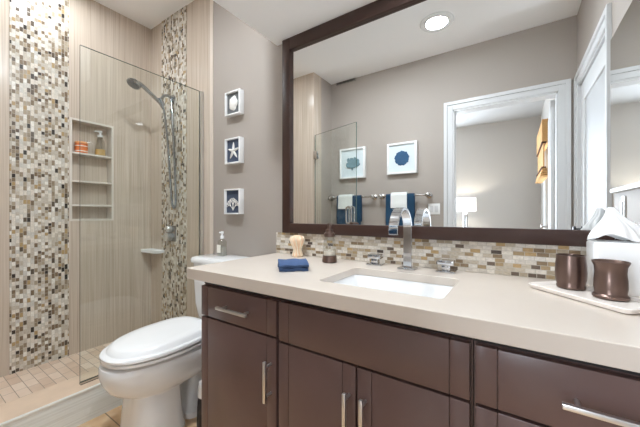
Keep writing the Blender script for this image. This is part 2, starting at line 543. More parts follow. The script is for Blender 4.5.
bm = BM(); casing(bm, DX0, DX1, DZ, 0.082, YF, 'X', 1)
box(bm, (DX0, -1.99, 0), (DX0 + 0.015, YF + 0.004, DZ)); box(bm, (DX1 - 0.012, -1.99, 0), (DX1, YF + 0.004, DZ)); box(bm, (DX0, -1.99, DZ - 0.015), (DX1, YF + 0.004, DZ))
struct('trim_6', bm, M['trimw'])
d1 = bpy.data.objects.new('door_1', None); COL.objects.link(d1); d1['kind'] = 'structure'
d1.location = (0.283, -2.0, 0); d1.rotation_euler = (0, 0, math.radians(3.0))
bm = BM(); box(bm, (-0.018, -0.80, 0.012), (0.018, 0, 2.11), 0.003)
obj('door_leaf', bm, M['trimw'], d1)
for z in (1.86, 1.42, 0.3):
    bm = BM(); box(bm, (0.0185, -0.03, z - 0.055), (0.0215, 0.028, z + 0.055)); tube(bm, [(0.02, 0.02, z - 0.055), (0.02, 0.02, z + 0.055)], 0.007)
    obj('hinge', bm, M['dark'], d1)
for sx in (-1, 1):
    bm = BM(); lathe(bm, [(0.026, 0), (0.026, 0.008), (0.01, 0.01), (0.01, 0.04), (0.026, 0.045), (0.026, 0.06), (0.012, 0.066)], (0, 0, 0), 20, axis='X')
    for v in bm.verts: v.co = Vector((sx * (v.co.x + 0.0185), v.co.y - 0.74, v.co.z + 0.95))
    obj('door_knob', bm, M['nickel'], d1)

# ---- glazed white door in the right wall
bm = BM(); casing(bm, RY0, RY1, DZ, 0.082, XR, 'Y', -1)
box(bm, (XR, RY0, 0), (0.52, RY0 + 0.012, DZ)); box(bm, (XR, RY1 - 0.012, 0), (0.52, RY1, DZ)); box(bm, (XR, RY0, DZ - 0.012), (0.52, RY1, DZ))
struct('trim_7', bm, M['trimw'])
d2 = bpy.data.objects.new('door_2', None); COL.objects.link(d2); d2['kind'] = 'structure'; d2.location = (XR + 0.01, RY1 - 0.014, 0)
Lw = (RY1 - 0.014) - (RY0 + 0.014)
gy0, gy1 = -Lw + 0.115, -0.10
bm = BM()
box(bm, (0, -Lw, 0.01), (0.04, gy0, 2.11), 0.003); box(bm, (0, gy1, 0.01), (0.04, 0, 2.11), 0.003)
box(bm, (0, gy0, 0.01), (0.04, gy1, 0.25), 0.003); box(bm, (0, gy0, 1.97), (0.04, gy1, 2.11), 0.003)
obj('door_leaf', bm, M['trimw'], d2)
bm = BM(); box(bm, (0.012, gy0, 0.25), (0.03, gy1, 1.97)); obj('door_glass', bm, M['dayglass'], d2)
for z in (1.885, 1.1, 0.3):
    bm = BM(); tube(bm, [(-0.008, 0.004, z - 0.055), (-0.008, 0.004, z + 0.055)], 0.008); box(bm, (-0.003, -0.03, z - 0.05), (-0.0005, 0.004, z + 0.05))
    obj('hinge', bm, M['nickel'], d2)
bm = BM(); lathe(bm, [(0.024, 0), (0.024, 0.006), (0.009, 0.008), (0.009, 0.035), (0.024, 0.04), (0.024, 0.055), (0.01, 0.06)], (0, 0, 0), 20, axis='X')
for v in bm.verts: v.co = Vector((-v.co.x - 0.001, v.co.y - Lw + 0.06, v.co.z + 0.97))
obj('door_knob', bm, M['dark'], d2)

# ---- bedroom windows, the back one added for light
def window(name, x0, x1, y0, y1, z0, z1, turn=False):
    e = bpy.data.objects.new(name, None); COL.objects.link(e); e['kind'] = 'structure'
    bm = BM(); f = 0.05
    box(bm, (x0, y0, z0), (x1, y0 + f, z1)); box(bm, (x0, y1 - f, z0), (x1, y1, z1))
    box(bm, (x0, y0 + f, z0), (x1, y1 - f, z0 + f)); box(bm, (x0, y0 + f, z1 - f), (x1, y1 - f, z1))
    zm = (z0 + z1) / 2
    box(bm, (x0, y0 + f, zm - 0.02), (x1, y1 - f, zm + 0.02))
    if turn:
        for v in bm.verts: v.co = Vector((v.co.y, v.co.x, v.co.z))
    obj('window_frame', bm, M['trimw'], e, False)
    bm = BM(); xm = (x0 + x1) / 2
    box(bm, (xm - 0.003, y0 + f, z0 + f), (xm + 0.003, y1 - f, zm - 0.02)); box(bm, (xm - 0.003, y0 + f, zm + 0.02), (xm + 0.003, y1 - f, z1 - f))
    if turn:
        for v in bm.verts: v.co = Vector((v.co.y, v.co.x, v.co.z))
    obj('window_pane', bm, M['pane'], e, False)
    return e
window('window_1', BXR + 0.03, BXR + 0.075, WY0, WY1, WZ0, WZ1)
window('added_window', -4.915, -4.87, -2.45, -1.05, 0.65, 2.25, True)  # unseen window, added so fill light reaches the vanity
bm = BM()
wc = 0.08
box(bm, (BXR - 0.02, WY0 - wc, WZ0 - wc), (BXR, WY0, WZ1 + wc), 0.002); box(bm, (BXR - 0.02, WY1, WZ0 - wc), (BXR, WY1 + wc, WZ1 + wc), 0.002)
box(bm, (BXR - 0.02, WY0, WZ1), (BXR, WY1, WZ1 + wc), 0.002); box(bm, (BXR - 0.03, WY0 - wc, WZ0 - 0.03), (BXR, WY1 + wc, WZ0), 0.002)
struct('trim_8', bm, M['trimw'])

# ------------------------------------------------------------------ recessed lights
def recessed(loc, strength, label):
    e = thing('recessed_light', label, 'ceiling light', loc, group=None)
    bm = BM(); lathe(bm, [(0.052, -0.0005), (0.056, -0.008), (0.082, -0.006), (0.086, 0.0), ], seg=40, cap0=False, cap1=False)
    obj('trim_ring', bm, M['plasticw'], e)
    bm = BM(); lathe(bm, [(0.0535, -0.0055), (0.052, -0.006)], seg=40, cap0=True, cap1=True)
    obj('light_lens', bm, emit('lit_lens', WARM, strength), e)
    return e
recessed((-0.348, -0.318, SOF), LAMP_SOFFIT, 'round white recessed downlight in soffit above the basin')
recessed((-0.55, -0.68, CEIL), LAMP_ROOM * 0.75, 'round white recessed downlight in bathroom ceiling before the vanity')
recessed((-1.15, -0.85, CEIL), LAMP_ROOM * 1.3, 'round white recessed downlight added as fill in bathroom ceiling nearer the toilet')  # second bathroom downlight, added to brighten the room
recessed((-2.41, -0.72, CEIL), LAMP_SHOWER, 'round white recessed downlight over the shower, glinting on end tile')
recessed((-0.75, -4.16, CEIL), LAMP_BEDROOM, 'round white recessed downlight in ceiling of room beyond the doorway')

# ------------------------------------------------------------------ vanity
FY = -0.575
def front_panel(name, x0, x1, z0, z1, parent):
    bm = BM(); g = 0.0012; s = 0.045
    box(bm, (x0, FY, z0), (x0 + s - g, FY + 0.02, z1), 0.0018); box(bm, (x1 - s + g, FY, z0), (x1, FY + 0.02, z1), 0.0018)
    box(bm, (x0 + s, FY, z0), (x1 - s, FY + 0.02, z1), 0.0018)
    box(bm, (x0 + 0.004, FY + 0.004, z0 + 0.004), (x1 - 0.004, FY + 0.0195, z1 - 0.004))
    return obj(name, bm, M['wood'], parent)

def pull(a, b, parent):
    """bar pull from point a to b (on the bar's axis), with two posts to the panel"""
    a, b = Vector(a), Vector(b); bm = BM()
    y = FY - 0.032
    A = Vector((a.x, y, a.z)); B = Vector((b.x, y, b.z)); d = (B - A)
    hx = 0.0055
    if abs(d.x) > abs(d.z): box(bm, (A.x, y - hx, A.z - hx), (B.x, y + hx, A.z + hx), 0.0015)
    else: box(bm, (A.x - hx, y - hx, min(A.z, B.z)), (A.x + hx, y + hx, max(A.z, B.z)), 0.0015)
    for t_ in (0.14, 0.86):
        p = A + d * t_
        tube(bm, [(p.x, y + 0.003, p.z), (p.x, FY + 0.001, p.z)], 0.0048, 10)
    return obj('handle', bm, M['steel'], parent)

def carcass(x0, x1, parent):
    bm = BM()
    zt = CT - CT_T - 0.0003; th = 0.018
    box(bm, (x0, FY + 0.021, 0.10), (x0 + th, -0.012, zt)); box(bm, (x1 - th, FY + 0.021, 0.10), (x1, -0.012, zt))
    box(bm, (x0 + th, -0.024, 0.10), (x1 - th, -0.012, zt)); box(bm, (x0 + th, FY + 0.021, 0.10), (x1 - th, -0.024, 0.118))
    box(bm, (x0 + th, FY + 0.021, 0.118), (x1 - th, FY + 0.027, zt)); box(bm, (x0 + 0.002, FY + 0.09, 0.0), (x1 - 0.002, -0.012, 0.10))
    o = obj('body', bm, M['wood'], parent, False)
    bm = BM(); box(bm, (x0, FY + 0.018, 0.79), (x1, FY + 0.0205, CT - CT_T - 0.0003)); obj('gap_shade_strip', bm, M['gapshade'], parent, False)  # dark strip that paints the shade between countertop and fronts
    return o
VX = (-1.133, -0.693, -0.083, XR)
c1 = thing('vanity_cabinet', 'dark brown vanity cabinet nearest the toilet, one drawer over one door', 'cabinet', group='dark vanity cabinets')
carcass(VX[0], VX[1] - 0.001, c1)
d = front_panel('drawer_front', VX[0] + 0.003, VX[1] - 0.006, 0.660, 0.785, c1); pull((-0.988, 0, 0.7205), (-0.816, 0, 0.7205), d)
d = front_panel('door', VX[0] + 0.003, VX[1] - 0.006, 0.11, 0.652, c1); pull((-0.723, 0, 0.437), (-0.723, 0, 0.58), d)
c2 = thing('vanity_cabinet', 'dark brown vanity cabinet under the basin, wide panel over double doors', 'cabinet', group='dark vanity cabinets')
carcass(VX[1] + 0.001, VX[2] - 0.001, c2)
front_panel('false_front', VX[1] + 0.006, VX[2] - 0.006, 0.652, 0.787, c2)
xm = -0.386
d = front_panel('door', VX[1] + 0.006, xm - 0.003, 0.11, 0.645, c2); pull((-0.409, 0, 0.434), (-0.409, 0, 0.577), d)
d = front_panel('door', xm + 0.003, VX[2] - 0.006, 0.11, 0.645, c2); pull((-0.356, 0, 0.434), (-0.356, 0, 0.577), d)
c3 = thing('vanity_cabinet', 'dark brown vanity drawer cabinet at right end under the tray', 'cabinet', group='dark vanity cabinets')
carcass(VX[2] + 0.001, VX[3] - 0.002, c3)
for z0, z1 in ((0.652, 0.787), (0.385, 0.645), (0.11, 0.375)):
    d = front_panel('drawer_front', VX[2] + 0.006, VX[3] - 0.006, z0, z1, c3)
    zz = 0.7195 if z0 > 0.6 else (z0 + z1) / 2
    pull((0.077, 0, zz), (0.262, 0, zz), d)

# countertop with the basin cut-out
SX0, SX1, SY0, SY1 = -0.588, -0.168, -0.478, -0.176
scx, scy, shx, shy = (SX0 + SX1) / 2, (SY0 + SY1) / 2, (SX1 - SX0) / 2, (SY1 - SY0) / 2
bm = BM()
def ringedges(pts):
    vs = [bm.verts.new(p) for p in pts]
    return [bm.edges.new((vs[i], vs[(i + 1) % len(vs)])) for i in range(len(vs))]
CYF = -0.596
def corner4(i, z): return [(XC + i, CYF + i * 3, z), (XR - 0.001 - i, CYF + i * 3, z), (XR - 0.001 - i, -0.0005 - i, z), (XC + i, -0.0005 - i, z)]
o1 = ringedges(corner4(0, CT)); i1 = ringedges(rrect(scx, scy, shx, shy, 0.022, CT))
o3 = ringedges(corner4(0.018, CT - SLAB)); i3 = ringedges(rrect(scx, scy, shx, shy, 0.022, CT - SLAB))
bmesh.ops.triangle_fill(bm, use_beauty=True, use_dissolve=False, edges=o1 + i1, normal=(0, 0, 1))
bmesh.ops.triangle_fill(bm, use_beauty=True, use_dissolve=False, edges=o3 + i3, normal=(0, 0, -1))
o2 = [bm.verts.new(p) for p in corner4(0, CT - CT_T)]; o2b = [bm.verts.new(p) for p in corner4(0.018, CT - CT_T)]
def bridge(A, B):
    for k in range(len(A)):
        m_ = (k + 1) % len(A)
        bm.faces.new((A[k], A[m_], B[m_], B[k]))
V = lambda es_: [e_.verts[0] for e_ in es_]
bridge(V(o1), o2); bridge(o2, o2b); bridge(o2b, V(o3)); bridge(V(i1), V(i3))
top = tag(obj('countertop', bm, M['quartz'], None, False), 'cream quartz countertop with thick front edge over the dark cabinets', 'countertop')
bv = top.modifiers.new('bevel', 'BEVEL'); bv.width = 0.0025; bv.segments = 2; bv.limit_method = 'ANGLE'; bv.angle_limit = math.radians(50)

# basin
e = thing('sink_basin', 'white rectangular undermount basin set in the cream counter', 'sink', (scx, scy, CT - SLAB))
bm = BM(); zt = -0.0005
rings = [rrect(0, 0, shx + 0.022, shy + 0.016, 0.04, zt), rrect(0, 0, shx + 0.003, shy + 0.003, 0.024, zt),
         rrect(0, 0, shx - 0.003, shy - 0.003, 0.024, zt - 0.008), rrect(0, 0, shx - 0.02, shy - 0.014, 0.028, zt - 0.075),
         rrect(0, 0, shx - 0.045, shy - 0.04, 0.035, zt - 0.095), rrect(0, 0, shx - 0.10, shy - 0.08, 0.03, zt - 0.102), rrect(0, 0.0, 0.028, 0.028, 0.027, zt - 0.106)]
loft(bm, rings, False, True)
rings2 = [rrect(0, 0, shx + 0.022, shy + 0.016, 0.05, zt), rrect(0, 0, shx + 0.012, shy + 0.010, 0.045, zt - 0.02), rrect(0, 0, shx - 0.03, shy - 0.02, 0.04, zt - 0.115)]
loft(bm, rings2, False, True)
obj('basin', bm, M['ceramic'], e)
bm = BM(); lathe(bm, [(0.024, zt - 0.1055), (0.023, zt - 0.102), (0.016, zt - 0.101), (0.014, zt - 0.104)], seg=24)
obj('drain', bm, M['chrome'], e)

# backsplash
bm = BM(); box(bm, (XC, -0.011, CT + 0.0005), (XR - 0.001, -0.0005, 0.981))
tag(obj('backsplash', bm, M['mosaicC'], None, False), 'low beige brown mosaic backsplash strip between counter and mirror', 'backsplash')

# wall mirror
MX0, MX1, MZ0, MZ1 = -1.146, XR - 0.012, 0.982, SOF - 0.001
e = thing('wall_mirror', 'wide wall mirror in dark brown wood frame above the counter', 'mirror', (0, 0, MZ0))
bm = BM(); fw = 0.056
def fb(lo, hi): box(bm, (lo[0], lo[1], lo[2] - MZ0), (hi[0], hi[1], hi[2] - MZ0), 0.003)
fb((MX0, -0.028, MZ0), (MX0 + fw, -0.001, MZ1)); fb((MX1 - fw, -0.028, MZ0), (MX1, -0.001, MZ1))
fb((MX0 + fw, -0.028, MZ0), (MX1 - fw, -0.001, MZ0 + fw)); fb((MX0 + fw, -0.028, MZ1 - 0.068), (MX1 - fw, -0.001, MZ1))
obj('mirror_frame', bm, M['framewood'], e)
bm = BM(); box(bm, (MX0 + fw - 0.004, -0.008, fw - 0.004), (MX1 - fw + 0.004, -0.002, MZ1 - MZ0 - 0.064)); obj('mirror_glass', bm, M['mirror'], e, False)

# mirrored cabinet on the right wall
e = thing('mirror_cabinet', 'frameless mirrored wall cabinet on right wall beside the white door', 'cabinet', (XR, 0, 1.2))
bm = BM(); box(bm, (-0.012, -0.765, 0.02), (-0.0005, -0.06, 0.792)); box(bm, (-0.02, -0.765, 0.0), (-0.0005, -0.06, 0.02), 0.002); obj('body', bm, M['trimw'], e, False)
bm = BM(); box(bm, (-0.018, -0.762, 0.022), (-0.0125, -0.063, 0.79)); obj('mirror_door', bm, M['mirror'], e, False)

# ------------------------------------------------------------------ taps
def strip(bm, path, wd, th):
    """flat ribbon of width wd (X) and thickness th along a Y/Z path"""
    rings = []
    for i, (y, z) in enumerate(path):
        a = Vector(path[max(i - 1, 0)]); b = Vector(path[min(i + 1, len(path) - 1)])
        tdir = (b - a).normalized(); n = Vector((-tdir.y, tdir.x)) * th / 2
        rings.append([(-wd / 2, y + n.x, z + n.y), (wd / 2, y + n.x, z + n.y), (wd / 2, y - n.x, z - n.y), (-wd / 2, y - n.x, z - n.y)])
    return loft(bm, rings)
e = thing('faucet', 'tall chrome waterfall faucet with flat arched spout behind the basin', 'faucet', (-0.384, -0.088, CT))
bm = BM(); box(bm, (-0.036, -0.030, 0.0003), (0.036, 0.030, 0.008), 0.0015); obj('base_plate', bm, M['chrome'], e)
path = [(0, 0.006), (0, 0.06), (0, 0.12), (0, 0.17)]
for k in range(1, 25):
    a = PI * k / 24
    path.append((-0.0885 + 0.0885 * math.cos(a), 0.17 + 0.088 * math.sin(a)))
path.append((-0.177, 0.158))
bm = BM(); strip(bm, path, 0.036, 0.012); sp = obj('spout', bm, M['chrome'], e)
bvm = sp.modifiers.new('bevel', 'BEVEL'); bvm.width = 0.0015; bvm.segments = 2; bvm.limit_method = 'ANGLE'
h = thing('basin_tap', 'small square chrome tap control left of the faucet spout', 'tap', (-0.541, -0.066, CT), group='square chrome tap controls')
bm = BM(); box(bm, (-0.036, -0.030, 0.0003), (0.036, 0.030, 0.007), 0.0015); obj('base_plate', bm, M['chrome'], h)
bm = BM(); box(bm, (-0.016, -0.016, 0.007), (0.016, 0.016, 0.030), 0.002); box(bm, (-0.031, -0.024, 0.030), (0.031, 0.024, 0.05), 0.003); obj('lever', bm, M['chrome'], h)
dup(h, (-0.233, -0.066, CT), 'small square chrome tap control right of the faucet spout')

# ------------------------------------------------------------------ things on the counter
# soap dispenser
e = thing('soap_dispenser', 'clear glass soap dispenser with bronze base and pump on counter', 'soap dispenser', (-0.757, -0.125, CT))
bm = BM(); lathe(bm, [(0.031, 0.0003), (0.036, 0.004), (0.036, 0.012), (0.033, 0.030), (0.0335, 0.034), (0.02, 0.034)]); obj('base', bm, M['bronze'], e)
bm = BM(); lathe(bm, [(0.0325, 0.0345), (0.0325, 0.06), (0.030, 0.095), (0.024, 0.119), (0.022, 0.125)]); obj('bottle', bm, M['bglass'], e)
bm = BM(); lathe(bm, [(0.0285, 0.036), (0.028, 0.056), (0.001, 0.0565)]); obj('soap', bm, mat('clear_soap', (226, 218, 206), 0.2), e)
bm = BM(); lathe(bm, [(0.026, 0.1255), (0.027, 0.130), (0.027, 0.142), (0.019, 0.148), (0.017, 0.162), (0.009, 0.164), (0.009, 0.178), (0.011, 0.179), (0.011, 0.190), (0.004, 0.192)])
tube(bm, [(0, 0, 0.184), (0.018, -0.02, 0.186), (0.027, -0.031, 0.181)], [0.006, 0.0055, 0.004], 10); obj('pump', bm, M['bronze'], e)

# hourglass ornament
e = thing('ornament', 'small peach and cream hourglass ornament in front of the mosaic', 'ornament', (-1.005, -0.062, CT))
prof = [(0.024, 0.0003), (0.027, 0.006), (0.024, 0.02), (0.019, 0.036), (0.021, 0.05), (0.029, 0.068), (0.036, 0.088), (0.036, 0.1), (0.029, 0.112), (0.016, 0.118)]
bm = BM(); rings = []
for r_, z in prof:
    rings.append([(r_ * (1 + 0.09 * math.cos(9 * a + z * 40)) * math.cos(a), r_ * (1 + 0.09 * math.cos(9 * a + z * 40)) * math.sin(a), z) for a in [2 * PI * k / 72 for k in range(72)]])
loft(bm, rings); obj('body', bm, M['peach'], e)
bm = BM()
for k in range(9):
    a0 = 2 * PI * k / 9
    pts = []
    for r_, z in prof[1:-1]:
        a = a0 - z * 40 / 9
        pts.append((r_ * 1.08 * math.cos(a), r_ * 1.08 * math.sin(a), z))
    tube(bm, bez(pts, 4), 0.003, 6)
obj('strands', bm, M['cream'], e)

# folded washcloth
e = thing('washcloth', 'folded blue terry washcloth lying on the counter', 'washcloth', (-0.795, -0.362, CT), math.radians(44))
def folded(bm, L, W, path, th, nx=18, jit=0.0015):
    rr = random.Random(3)
    rings = []
    for i in range(nx + 1):
        x = -L / 2 + L * i / nx
        outer, inner = [], []
        for k, (y, z) in enumerate(path):
            a = Vector(path[max(k - 1, 0)]); b = Vector(path[min(k + 1, len(path) - 1)])
            td = (b - a).normalized(); n = Vector((-td.y, td.x)) * th / 2
            w1 = jit * math.sin(x * 90 + k * 0.7) + rr.uniform(-jit, jit) * 0.4
            outer.append((x + 0.002 * math.sin(k * 0.9 + i), y + n.x, max(z + n.y + w1, 0.0006))); inner.append((x + 0.002 * math.sin(k * 0.9 + i), y - n.x, max(z - n.y + w1, 0.0006)))
        rings.append(outer + inner[::-1])
    return loft(bm, rings)
R = 0.0115
p1 = [(-0.058, 0.0075), (-0.02, 0.007), (0.03, 0.007), (0.048, 0.0075)]
arc = [(0.048 + R * math.sin(t_), 0.007 + R - R * math.cos(t_)) for t_ in [PI * k / 8 for k in range(1, 8)]]
p2 = [(0.048, 0.030), (0.02, 0.032), (-0.02, 0.0315), (-0.052, 0.028), (-0.06, 0.022)]
bm = BM(); folded(bm, 0.122, 0.1, p1 + arc + p2, 0.013); obj('towel', bm, M['cloth'], e)
bm = BM(); folded(bm, 0.117, 0.1, [(-0.035, 0.0185), (0.0, 0.0188), (0.044, 0.019)], 0.008); obj('inner_fold', bm, M['cloth'], e)

# tray, tumblers
ang = math.radians(-46.6)
u = Vector((math.cos(ang), math.sin(ang))); vv = Vector((-math.sin(ang), math.cos(ang)))
s0 = Vector((0.028, -0.181))
TW, TL = 0.145, 0.28
tc = s0 + u * TL / 2 + vv * TW / 2
e = thing('vanity_tray', 'long white ceramic tray under the bronze tumblers', 'tray', (tc.x, tc.y, CT), ang)
bm = BM()
rings = [rrect(0, 0, TL / 2 - 0.012, TW / 2 - 0.012, 0.012, 0.0003), rrect(0, 0, TL / 2 - 0.006, TW / 2 - 0.006, 0.014, 0.002), rrect(0, 0, TL / 2, TW / 2, 0.018, 0.013), rrect(0, 0, TL / 2 - 0.002, TW / 2 - 0.002, 0.017, 0.015),
         rrect(0, 0, TL / 2 - 0.006, TW / 2 - 0.006, 0.014, 0.014), rrect(0, 0, TL / 2 - 0.012, TW / 2 - 0.012, 0.012, 0.007)]
loft(bm, rings); obj('dish', bm, mat('tray_porcelain', (240, 232, 224), 0.15), e)
TZ = CT + 0.0073
def at(s, w_): p = s0 + u * s + vv * w_; return (p.x, p.y)
pL = at(0.064, 0.100); pR = at(0.173, 0.098)
e = thing('tumbler', 'bronze rounded tumbler with plain rim, left one on the white tray', 'tumbler', (pL[0], pL[1], TZ))
bm = BM(); lathe(bm, [(0.030, 0.0003), (0.035, 0.003), (0.036, 0.010), (0.0345, 0.013), (0.038, 0.030), (0.039, 0.05), (0.038, 0.075), (0.0355, 0.098), (0.0355, 0.103), (0.033, 0.1035), (0.0325, 0.098), (0.034, 0.05), (0.03, 0.01), (0.001, 0.008)], seg=48)
obj('cup', bm, M['bronze'], e)
e = thing('tumbler', 'bronze waisted tumbler with flared rim and foot, right one on tray', 'tumbler', (pR[0], pR[1], TZ))
bm = BM(); lathe(bm, [(0.034, 0.0003), (0.038, 0.003), (0.038, 0.009), (0.034, 0.013), (0.033, 0.016), (0.035, 0.03), (0.0345, 0.05), (0.0325, 0.07), (0.034, 0.087), (0.0385, 0.097), (0.0395, 0.101), (0.037, 0.102), (0.031, 0.09), (0.030, 0.06), (0.030, 0.02), (0.001, 0.016)], seg=48)
obj('cup', bm, M['bronze'], e)

# tissue box with tissue
e = thing('tissue_box', 'white square tissue box cover with tissue pulled up, behind tumblers', 'tissue box', (0.266, -0.082, CT))
bm = BM()
rings = [rrect(0, 0, 0.064, 0.058, 0.012, 0.0003), rrect(0, 0, 0.066, 0.06, 0.012, 0.004), rrect(0, 0, 0.066, 0.06, 0.012, 0.144), rrect(0, 0, 0.062, 0.056, 0.012, 0.152), rrect(0, 0, 0.03, 0.02, 0.012, 0.1525), rrect(0, 0, 0.029, 0.019, 0.012, 0.13)]
loft(bm, rings); obj('cover', bm, M['plasticw'], e)
bm = BM(); rr = random.Random(11)
NA, NS = 96, 16
rings = []
for j in range(NS + 1):
    s = j / NS
    ring = []
    for k in range(NA):
        a = 2 * PI * k / NA
        z = 0.1545 + 0.104 * s + (1 - s) * 0.010 * (1 + math.sin(3 * a + 1))
        rad = (0.058 * (1 - s) ** 0.85 + 0.003) * (1 + (1 - 0.4 * s) * (0.16 * math.sin(4 * a + 1.2 * s) + 0.10 * math.sin(9 * a + 2 + 2 * s)))
        ring.append((rad * math.cos(a) - 0.016 * s + 0.004 * math.sin(7 * s + a), rad * math.sin(a) * 0.62, z))
    rings.append(ring)
loft(bm, rings, False, True)
rg = []
for j in range(11):   # a second corner standing behind the first
    s = j / 10
    rg.append([(0.03 + (q - 0.5) * 0.07 * (1 - s * 0.8) + 0.012 * s, 0.012 + 0.006 * math.sin(9 * q + 4 * s), 0.158 + 0.05 * s + 0.006 * math.sin(7 * q)) for q in [i_ / 14 for i_ in range(15)]])
loft(bm, rg, False, False, closed=False)
ti = obj('tissue', bm, M['paper'], e, True, angle=80)
so = ti.modifiers.new('thick', 'SOLIDIFY'); so.thickness = 0.0008

# ------------------------------------------------------------------ toilet
TX = -1.55
e = thing('toilet', 'white two-piece toilet with closed lid between shower and vanity', 'toilet', (TX, 0, 0))
def egg(z, yf, yb, hw, n=48, p=2.3, rear=2.8):
    """plan outline: rounded front (toward -Y), squarer rear"""
    pts = []
    ym = yb + (yf - yb) * 0.42
    for k in range(n):
        a = 2 * PI * k / n
        c, s_ = math.cos(a), math.sin(a)
        if s_ < 0: yy = ym + (ym - yf) * s_; xx = hw * math.copysign(abs(c) ** (2 / p), c); yy = ym - (ym - yf) * abs(s_) ** (2 / p)
        else: xx = hw * math.copysign(abs(c) ** (2 / rear), c); yy = ym + (yb - ym) * abs(s_) ** (2 / rear)
        pts.append((xx, yy, z))
    return pts
bm = BM()
loft(bm, [egg(0.0003, -0.705, -0.455, 0.140, p=3.0, rear=6), egg(0.02, -0.702, -0.455, 0.138, p=3.0, rear=6), egg(0.035, -0.697, -0.46, 0.134, p=3.0, rear=6), egg(0.12, -0.690, -0.47, 0.128, p=3.0, rear=6), egg(0.215, -0.685, -0.475, 0.122, p=3.0, rear=6),
          egg(0.226, -0.695, -0.42, 0.126, p=2.6, rear=4), egg(0.236, -0.722, -0.32, 0.140), egg(0.25, -0.745, -0.24, 0.154), egg(0.275, -0.770, -0.17, 0.170), egg(0.31, -0.787, -0.13, 0.181), egg(0.345, -0.796, -0.11, 0.187), egg(0.374, -0.797, -0.10, 0.187), egg(0.386, -0.793, -0.10, 0.184), egg(0.390, -0.782, -0.10, 0.174)])
loft(bm, [rrect(0, -0.25, 0.125, 0.2, 0.06, 0.0005), rrect(0, -0.25, 0.123, 0.2, 0.06, 0.028), rrect(0, -0.25, 0.10, 0.19, 0.06, 0.045), rrect(0, -0.24, 0.078, 0.17, 0.05, 0.1), rrect(0, -0.22, 0.074, 0.17, 0.05, 0.2), rrect(0, -0.22, 0.09, 0.17, 0.05, 0.28), rrect(0, -0.17, 0.155, 0.145, 0.05, 0.375)])
loft(bm, [rrect(0, -0.12, 0.165, 0.10, 0.04, 0.36), rrect(0, -0.12, 0.175, 0.10, 0.04, 0.38), rrect(0, -0.12, 0.17, 0.095, 0.04, 0.418)])
obj('bowl', bm, M['ceramic'], e)
bm = BM()
loft(bm, [egg(0.402, -0.780, -0.29, 0.180), egg(0.4045, -0.787, -0.285, 0.187), egg(0.414, -0.787, -0.285, 0.187), egg(0.4175, -0.783, -0.29, 0.184)])
obj('seat', bm, M['plasticw'], e)
bm = BM()
def tilt(ring): return [(x, y, z + (y + 0.8) * 0.022) for x, y, z in ring]
loft(bm, [tilt(egg(0.4205, -0.786, -0.285, 0.187)), tilt(egg(0.423, -0.790, -0.282, 0.190)), tilt(egg(0.432, -0.790, -0.282, 0.190)), tilt(egg(0.437, -0.785, -0.284, 0.187)), tilt(egg(0.4385, -0.768, -0.29, 0.174)),
          tilt(egg(0.442, -0.764, -0.292, 0.171)), tilt(egg(0.460, -0.752, -0.298, 0.163)), tilt(egg(0.467, -0.735, -0.306, 0.150)), tilt(egg(0.471, -0.68, -0.34, 0.11)), tilt(egg(0.472, -0.58, -0.42, 0.03))])
obj('lid', bm, M['plasticw'], e)
for sx in (-0.075, 0.075):
    bm = BM(); box(bm, (sx - 0.02, -0.278, 0.4185), (sx + 0.02, -0.254, 0.449), 0.006); obj('seat_hinge', bm, M['plasticw'], e)
bm = BM()
loft(bm, [rrect(0, -0.12, 0.15, 0.08, 0.04, 0.4185), rrect(0, -0.12, 0.172, 0.092, 0.04, 0.44), rrect(0, -0.12, 0.193, 0.098, 0.04, 0.52), rrect(0, -0.12, 0.205, 0.10, 0.04, 0.66), rrect(0, -0.12, 0.21, 0.10, 0.04, 0.775)])
obj('tank', bm, M['ceramic'], e)
bm = BM()
loft(bm, [rrect(0, -0.12, 0.212, 0.103, 0.042, 0.7755), rrect(0, -0.12, 0.224, 0.112, 0.045, 0.780), rrect(0, -0.12, 0.226, 0.114, 0.045, 0.798), rrect(0, -0.12, 0.22, 0.108, 0.045, 0.81), rrect(0, -0.12, 0.20, 0.09, 0.045, 0.816)])
obj('tank_lid', bm, M['ceramic'], e)
bm = BM(); lathe(bm, [(0.016, 0), (0.016, 0.006), (0.008, 0.008), (0.008, 0.02)], (-0.15, -0.2195, 0.71), 16, axis='Y'); box(bm, (-0.155, -0.249, 0.702), (-0.08, -0.2395, 0.718), 0.003)
obj('flush_lever', bm, M['chrome'], e)
for sx in (-0.098, 0.098):
    bm = BM(); lathe(bm, [(0.014, 0.0), (0.014, 0.012), (0.009, 0.02), (0.001, 0.022)], (sx, -0.26, 0.03), 14); obj('bolt_cap', bm, M['plasticw'], e)

# bottle on the tank
e = thing('spray_bottle', 'small clear bottle with white label and pump on toilet tank lid', 'bottle', (-1.60, -0.10, 0.8165))
bm = BM(); loft(bm, [rrect(0, 0, 0.026, 0.018, 0.008, 0.0003), rrect(0, 0, 0.027, 0.019, 0.008, 0.004), rrect(0, 0, 0.027, 0.019, 0.008, 0.096), rrect(0, 0, 0.02, 0.014, 0.008, 0.104), rrect(0, 0, 0.011, 0.011, 0.0105, 0.108), rrect(0, 0, 0.011, 0.011, 0.0105, 0.114)]); obj('bottle', bm, M['bglass'], e)
bm = BM(); loft(bm, [rrect(0, 0, 0.0245, 0.0165, 0.007, 0.004), rrect(0, 0, 0.0245, 0.0165, 0.007, 0.06)]); obj('liquid', bm, mat('grey_liquid', (170, 168, 160), 0.2), e)
bm = BM(); box(bm, (-0.0275, -0.0205, 0.022), (0.0085, -0.0192, 0.074)); obj('label', bm, M['label'], e, False)
bm = BM(); lathe(bm, [(0.0125, 0.1142), (0.0125, 0.132), (0.006, 0.134), (0.006, 0.146), (0.010, 0.147), (0.010, 0.16), (0.006, 0.162)], seg=20); tube(bm, [(0, 0, 0.154), (-0.006, -0.018, 0.154)], 0.004, 8); obj('pump', bm, M['plasticw'], e)

